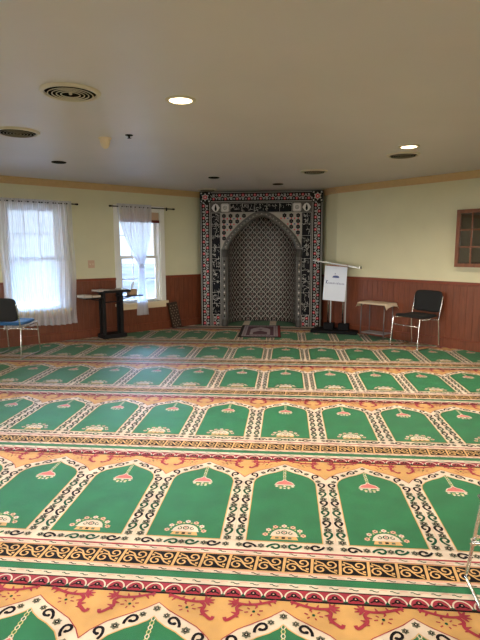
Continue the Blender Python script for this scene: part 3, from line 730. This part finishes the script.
book('book', 3.635, .25, zt + .676, .13, .20, .032, 'cardboard', 'tan book beside the pale one on the stand\'s left shelf', -.1)
book('book', 3.525, .23, zt + .759, .19, .22, .026, 'paper', 'white book lying at the left end of the stand\'s top shelf', .15)
book('book', 3.325, .24, zt + .759, .14, .22, .020, 'bookbrown', 'thin brown book in the middle of the stand\'s top shelf', -.05)
book('book', 3.18, .24, zt + .759, .10, .20, .030, 'paper', 'small white booklet at the right end of the stand\'s top shelf', .05)
t = thing('tissue_box', 'small tan box on the right shelf of the black stand', 'box', locL(2.985, .25, zt + .676), RZL)
pb = PB(); pb.box((-.065, -.06, 0), (.065, .06, .095), 'cardboard'); pb.build('carton', t, bevel=.003)
pb = PB(); pb.tube([(0, 0, .09), (-.004, .0, .14), (-.020, .0, .19), (-.04, 0, .225)], [.016, .020, .014, .004], 'signwhite'); pb.build('tissue', t)
# leaning folded Quran rest
rh = thing('folding_book_rest', 'dark carved wooden folding book rest leaning on wall left of the niche', 'book rest', locL(2.03, .10, CZ + .005), RZL)
for i, (dy, an) in enumerate(((0, 9), (.032, 9))):
    Mx = Matrix.Translation((0, dy, 0)) @ Matrix.Rotation(math.radians(an), 4, 'X') @ Matrix.Rotation(math.radians(7), 4, 'Y')
    pb = PB(); pb.box((-.09, -.009, .012), (.09, .009, .47), 'darkwood', Mx)
    for a in range(3):
        for b in range(9):
            c = Mx @ Vector((-.055 + a * .055 + (.02 if b % 2 else -.005), .0098, .05 + b * .046)); e1 = Mx.to_3x3() @ Vector((.009, 0, 0)); e2 = Mx.to_3x3() @ Vector((0, 0, .012))
            pb.add([c - e1, c - e2, c + e1, c + e2], [(0, 1, 2, 3)], 'tan')
    pb.build('carved_board', rh, recalc=False)

# ================================================================== CHAIRS
def make_chair(lab, seat_m, back_m, r=.0095, zbar=.33, lean=.98):
    """sled-base stacking chair; local +y is the front, origin on the floor under the seat centre"""
    t = thing('stacking_chair', lab, 'chair', (0, 0, 0)); W = .235
    for sx in (-1, 1):
        x = sx * W
        pb = PB(); pb.tube(smooth_path([(x, .25, .022), (x * (1 - (1 - lean) * .3), .24, .14), (x * lean, .215, .41), (x * lean, .19, .432), (x * lean, .15, .437)], 4), r, 'chrome'); pb.build('leg', t)
        pb = PB(); pb.tube(smooth_path([(x, -.235, .022), (x, -.225, .16), (x, -.205, .38), (x, -.215, .46), (x, -.25, .62), (x, -.275, .74)], 4), r, 'chrome'); pb.build('leg', t)
        pb = PB(); pb.tube([(x, -.235, .018), (x, -.22, .0125), (x, .235, .0125), (x, .25, .02)], r, 'chrome'); pb.build('floor_runner', t)
        pb = PB(); pb.tube([(x * .98, .18, .430), (x * .98, -.20, .405)], r * .9, 'chrome'); pb.build('seat_rail', t)
    for y, z in ((.215, zbar), (-.19, .40)):
        pb = PB(); pb.tube([(-W, y, z), (W, y, z)], .008, 'chrome'); pb.build('crossbar', t)
    def cushion(name, w, d, th, prof, m):
        pb = PB(); nu, nv = 14, 12; vs = []; fs = []
        for side in (1, -1):
            for j in range(nv + 1):
                for i in range(nu + 1):
                    u = -1 + 2 * i / nu; v = -1 + 2 * j / nv
                    # squircle rounding
                    uu = u * (1 - .10 * v ** 6 * abs(u)); vv = v * (1 - .10 * u ** 6 * abs(v))
                    e = (1 - abs(u) ** 8) ** .5 * (1 - abs(v) ** 8) ** .5
                    vs.append(prof(uu * w, vv * d, side * th * (.25 + .75 * e)))
        N = (nu + 1) * (nv + 1)
        for j in range(nv):
            for i in range(nu):
                a = j * (nu + 1) + i; fs.append((a, a + 1, a + nu + 2, a + nu + 1)); fs.append((N + a, N + a + nu + 1, N + a + nu + 2, N + a + 1))
        for i in range(nu): fs.append((i, N + i, N + i + 1, i + 1)); a = nv * (nu + 1) + i; fs.append((a, a + 1, N + a + 1, N + a))
        for j in range(nv): a = j * (nu + 1); b = (j + 1) * (nu + 1); fs.append((a, b, N + b, N + a)); a += nu; b += nu; fs.append((a, N + a, N + b, b))
        pb.add(vs, fs, m, True); return pb.build(name, t)
    cushion('seat', .225, .225, .024, lambda a, b, h: (a, b, .455 + h + .030 * (b / .225) ** 3 * (1 if b > 0 else -.3) - .02 * (b > .17) * (b - .17) / .055), seat_m)
    # backrest: curved pad
    cushion('backrest', .232, .155, .016, lambda a, b, h: (a, -.262 - .15 * (b + .02) + h - .03 * (1 - (a / .232) ** 2) + .012, .655 + b), back_m)
    return t
ch = make_chair('black padded chair with chrome frame standing by the right wall', 'dark_fabric', 'dark_fabric')
F = Vector((-.78, -.62)).normalized(); cen = Vector((1.675, 7.235)) - F * .25
ch.location = (cen.x, cen.y, CZ + .004); ch.rotation_euler = (0, 0, math.atan2(F.y, F.x) - PI / 2)
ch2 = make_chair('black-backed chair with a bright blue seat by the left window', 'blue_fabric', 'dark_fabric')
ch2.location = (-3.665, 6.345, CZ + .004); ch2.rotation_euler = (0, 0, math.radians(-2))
pb = PB(); pb.box((.135, -.262, .62), (.190, -.238, .70), 'signwhite'); tg = pb.build('tag_reflection', ch2)  # small label, its light-blue reflection put into the pale colour
ch3 = make_chair('maroon-seated chrome chair cut off by the right edge of the photo', 'maroon', 'maroon', .0075, .20, .85)
ch3.location = (.780 + .235, 2.065 - .25, CZ + .004); ch3.rotation_euler = (0, 0, math.radians(-2))

# ================================================================== LECTERN
le = thing('lectern', 'clear-topped chrome lectern with a white sign beside the niche', 'lectern', (.83, 8.60, CZ + .004), math.radians(-16))
pb = PB(); pb.box((-.38, -.20, 0), (.40, .20, .05), 'clay'); pb.build('base', le, bevel=.008)
for x in (-.10, .15):
    pb = PB(); pb.box((x - .085, -.07, .05), (x + .085, .07, .16), 'clay'); pb.build('foot_block', le, bevel=.006)
    pb = PB(); pb.tube([(x - .02, 0, .10), (x - .02, 0, 1.10)], .013, 'chrome'); pb.tube([(x + .022, 0, .10), (x + .022, 0, 1.10)], .013, 'acrylic'); pb.build('post', le)
pb = PB(); pb.box((-.19, -.045, .545), (.185, -.038, 1.125), 'signwhite'); pb.box((-.19, -.038, 1.11), (.185, -.0, 1.125), 'signwhite')
sg = pb.build('sign_board', le); sg.location = (0, 0, 0); sg.rotation_euler = (0, math.radians(3.5), 0); sg.location = (-.055, 0, 0)
k = Ink()   # small domed mosque mark and a line of lettering
def sp2(a, b, L): return (a, -.0465 - L * .0005, b)
k.poly([(-.052, .935), (.062, .935), (.062, .95), (-.052, .95)], 1, 'signblue')
for x, r in ((-.032, .014), (-.008, .018), (.020, .020), (.044, .014)): k.poly([(x + r * math.cos(PI * j / 8), .95 + r * 1.2 * math.sin(PI * j / 8)) for j in range(9)], 1, 'signblue')
k.rect(-.013, .95, -.007, 1.005, 1, 'signblue'); k.disc(-.010, 1.006, .008, 1, 'signblue')
pb = PB(); ink_into(pb, k, sp2); pb.build('mosque_emblem', sg, recalc=False)
rnd = random.Random(11); k = Ink(); x = -.155
k.rect(x, .825, x + .010, .885, 1, 'signblue'); k.stroke([(x + .03, .885), (x + .008, .855), (x + .032, .825)], .008, 1, 'signblue'); x += .042
for j in range(15):      # line too small to read: a row of small upright and round letter strokes
    hgt = .026 + (.012 if j in (5, 9, 14) else 0)
    if j % 3 == 0: k.rect(x, .825, x + .005, .825 + hgt, 1, 'signblue')
    else: k.ring(x + .006, .838, .007, .0045, 1, 'signblue', 8, .010, .6 if j % 2 else 0, 5.4 if j % 2 else 2 * PI)
    x += .018
pb = PB(); ink_into(pb, k, sp2); pb.build('lettering', sg, recalc=False)
Mx = Matrix.Translation((.045, 0, 1.155)) @ Matrix.Rotation(math.radians(9), 4, 'Y') @ Matrix.Rotation(math.radians(-3), 4, 'X')
pb = PB(); pb.box((-.40, -.22, -.010), (.38, .22, .010), 'acrylic', Mx); pb.box((.365, -.22, .010), (.38, .22, .03), 'acrylic', Mx); pb.build('reading_top', le)
pb = PB(); pb.box((-.16, -.03, 1.10), (.20, .03, 1.155), 'cabwood'); pb.build('support_bar', le)

# ================================================================== SMALL TABLE
tb = thing('side_table', 'small folding table with beige cloth top between lectern and chair', 'table', (1.425, 8.02, CZ + .004), math.radians(-42))
pb = PB(); pb.box((-.26, -.16, .555), (.26, .16, .575), 'cloth'); pb.build('tabletop', tb, bevel=.006)
for sx in (-1, 1):
    for sy in (-1, 1):
        pb = PB(); pb.tube([(sx * .21, sy * .13, .012), (sx * .205, sy * .12, .555)], .008, 'greymetal'); pb.build('leg', tb)
    pb = PB(); pb.tube([(sx * .21, -.13, .05), (sx * .21, .13, .05)], .007, 'chrome'); pb.build('leg_brace', tb)
pb = PB(); pb.box((-.20, -.12, .09), (.20, .12, .10), 'greyshelf'); pb.build('lower_shelf', tb)
tc_ = thing('table_cloth', 'beige cloth draped over the small side table by the wall', 'cloth', (1.425, 8.02, CZ + .004), math.radians(-42))
def f3(u, v):
    x = (-.275 + .55 * u); y = -.175 + .35 * v; z = .5785 + .002 * math.sin(14 * u)
    ex = max(0, abs(u - .5) - .44) / .06; ey = max(0, abs(v - .5) - .42) / .08
    z -= .060 * ex * (1 + .25 * math.sin(5 * v + 2 * u)) ; z -= .020 * ey
    return (x, y, z)
cl = sheet('drape', tc_, f3, 60, 30, 'cloth'); sd = cl.modifiers.new('thick', 'SOLIDIFY'); sd.thickness = .004; sd.offset = 1

# ================================================================== WALL CABINET
cb = thing('wall_cabinet', 'brown wooden glass-doored cabinet hung on the right wall', 'cabinet', locR(4.72, .0, 1.18), RZR)
pb = PB(); w = .44; d = .10; H_ = .78
pb.box((-w, 0, 0), (w, .012, H_), 'cabdark'); pb.box((-w, .012, 0), (w, d, .02), 'cabwood'); pb.box((-w, .012, H_ - .02), (w, d, H_), 'cabwood'); pb.box((-w, .012, .02), (-w + .02, d, H_ - .02), 'cabwood'); pb.box((w - .02, .012, .02), (w, d, H_ - .02), 'cabwood')
for z in (.26, .51): pb.box((-w + .02, .012, z), (w - .02, d - .02, z + .014), 'cabwood')
pb.build('carcass', cb, bevel=.002)
for sx in (-1, 1):
    x0, x1 = (.004, w) if sx > 0 else (-w, -.004); t_ = .05; pb = PB(); y0, y1 = d, d + .02
    pb.box((x0, y0, 0), (x0 + t_, y1, H_), 'cabwood'); pb.box((x1 - t_, y0, 0), (x1, y1, H_), 'cabwood'); pb.box((x0 + t_, y0, 0), (x1 - t_, y1, t_), 'cabwood'); pb.box((x0 + t_, y0, H_ - t_), (x1 - t_, y1, H_), 'cabwood')
    xm = (x0 + x1) / 2; pb.box((xm - .009, y0 + .003, t_), (xm + .009, y1 - .002, H_ - t_), 'cabwood')
    for j in (1, 2): zz = t_ + (H_ - 2 * t_) * j / 3; pb.box((x0 + t_, y0 + .004, zz - .008), (x1 - t_, y1 - .003, zz + .008), 'cabwood')
    dr = pb.build('door', cb)
    pb = PB(); pb.add([(x0 + t_, y0 + .008, t_), (x1 - t_, y0 + .008, t_), (x1 - t_, y0 + .008, H_ - t_), (x0 + t_, y0 + .008, H_ - t_)], [(0, 1, 2, 3)], 'cabglass'); pb.build('pane', dr)
    pb = PB(); pb.lathe([(.0, .0), (.008, 0), (.006, .01), (.011, .018), (.0, .024)], 'woodcap', (0, 0, 0), 12); kn = pb.build('knob', dr); kn.location = (sx * .03, y1, .38); kn.rotation_euler = (-PI / 2, 0, 0)

# ================================================================== CEILING FIXTURES
def can(x, y, r, lit, lab, power=None):
    t = thing('recessed_light', lab, 'ceiling light', (x, y, HC), 0, None)
    pb = PB(); pb.lathe([(r, 0), (r, -.004), (r * .96, -.008), (r * .78, -.010), (r * .74, -.002)], 'vent' if lit else 'off'); pb.build('trim_ring', t)
    pb = PB(); pb.lathe([(r * .74, -.004), (r * .5, -.006), (0.001, -.0065)], 'lit' if lit else 'off'); pb.build('lamp', t)
    if lit:
        ld = bpy.data.lights.new('downlight', 'AREA'); ld.shape = 'DISK'; ld.size = r * 1.4; ld.energy = power or CAN_POWER; ld.color = WARM; ld.spread = math.radians(150)
        lo = bpy.data.objects.new('downlight', ld); COL.objects.link(lo); lo.parent = t; lo.location = (0, 0, -.012)
can(-.745, 3.60, .106, True, 'lit recessed ceiling light nearest the camera, left of centre')
can(1.227, 5.43, .106, True, 'lit recessed ceiling light beside the vent at right')
can(-2.71, 5.93, .085, False, 'unlit dark recessed light nearest the left window wall')
can(-1.07, 7.44, .082, False, 'unlit dark recessed light in front of the niche\'s left side')
can(-.155, 8.30, .088, False, 'small unlit recessed light just before the niche centre')
for (x, y, w_) in ((2.6, 2.6, 'right of the camera'), (-1.4, .2, 'behind the camera to the left'), (1.3, -.4, 'behind the camera to the right'), (-3.4, 2.2, 'left of the camera')):  # unseen lit cans added to brighten the foreground
    can(x, y, .098, True, 'added recessed light brightening the foreground, unseen ' + w_)
def vent(x, y, r, lab, lip='lipshade', nl=5):
    t = thing('ceiling_vent', lab, 'ceiling vent', (x, y, HC), 0, None)
    pb = PB(); pb.lathe([(r, 0), (r, -.004), (r * .95, -.014), (r * .86, -.018), (r * .84, -.012), (r * .84, -.002)], 'vent', n=48); pb.build('flange', t)
    pb = PB(); pb.lathe([(r * .86, -.003), (.001, -.003)], 'ductshade'); pb.build('duct_shade_disc', t)  # flat disc under the solid ceiling, duct shade painted black
    pb = PB()
    for i in range(nl):
        q = r * (.67 - .14 * i); pb.lathe([(q, -.004), (q + .012, -.016)], 'ductshade'); pb.lathe([(q + .010, -.016), (q + .016, -.020), (q + .012, -.023), (q + .008, -.019)], lip, n=48)
    pb.lathe([(.001, -.02), (r * .05, -.018), (r * .06, -.006)], lip); pb.build('louvre', t)
    return t
vent(-1.425, 3.345, .195, 'large round louvred ceiling vent, the nearest one at upper left', 'vent', 4)
vent(-2.37, 4.385, .19, 'round louvred ceiling vent at the far left edge')
vent(1.27, 5.88, .18, 'round ceiling vent next to the lit light at right')
vent(.355, 7.0, .18, 'round ceiling vent in front of the niche\'s right side')
vent(-1.40, 8.93, .17, 'round ceiling vent above the niche\'s top left corner')
t = thing('sprinkler', 'tiny dark sprinkler head beside the hanging detector', 'sprinkler', (-1.437, 4.62, HC))
pb = PB(); pb.lathe([(.035, 0), (.035, -.004), (.012, -.006), (.008, -.025), (.02, -.028), (.001, -.03)], 'off'); pb.build('head', t)
t = thing('smoke_detector', 'cream cup-shaped detector hanging from the ceiling at left', 'detector', (-1.70, 4.72, HC))
pb = PB(); pb.lathe([(.06, 0), (.06, -.008), (.045, -.014)], 'cream_plastic'); pb.build('mounting_plate', t)
pb = PB(); pb.lathe([(.046, -.010), (.048, -.03), (.040, -.06), (.030, -.082), (.016, -.095), (.001, -.098)], 'cream_plastic'); pb.build('cup', t)
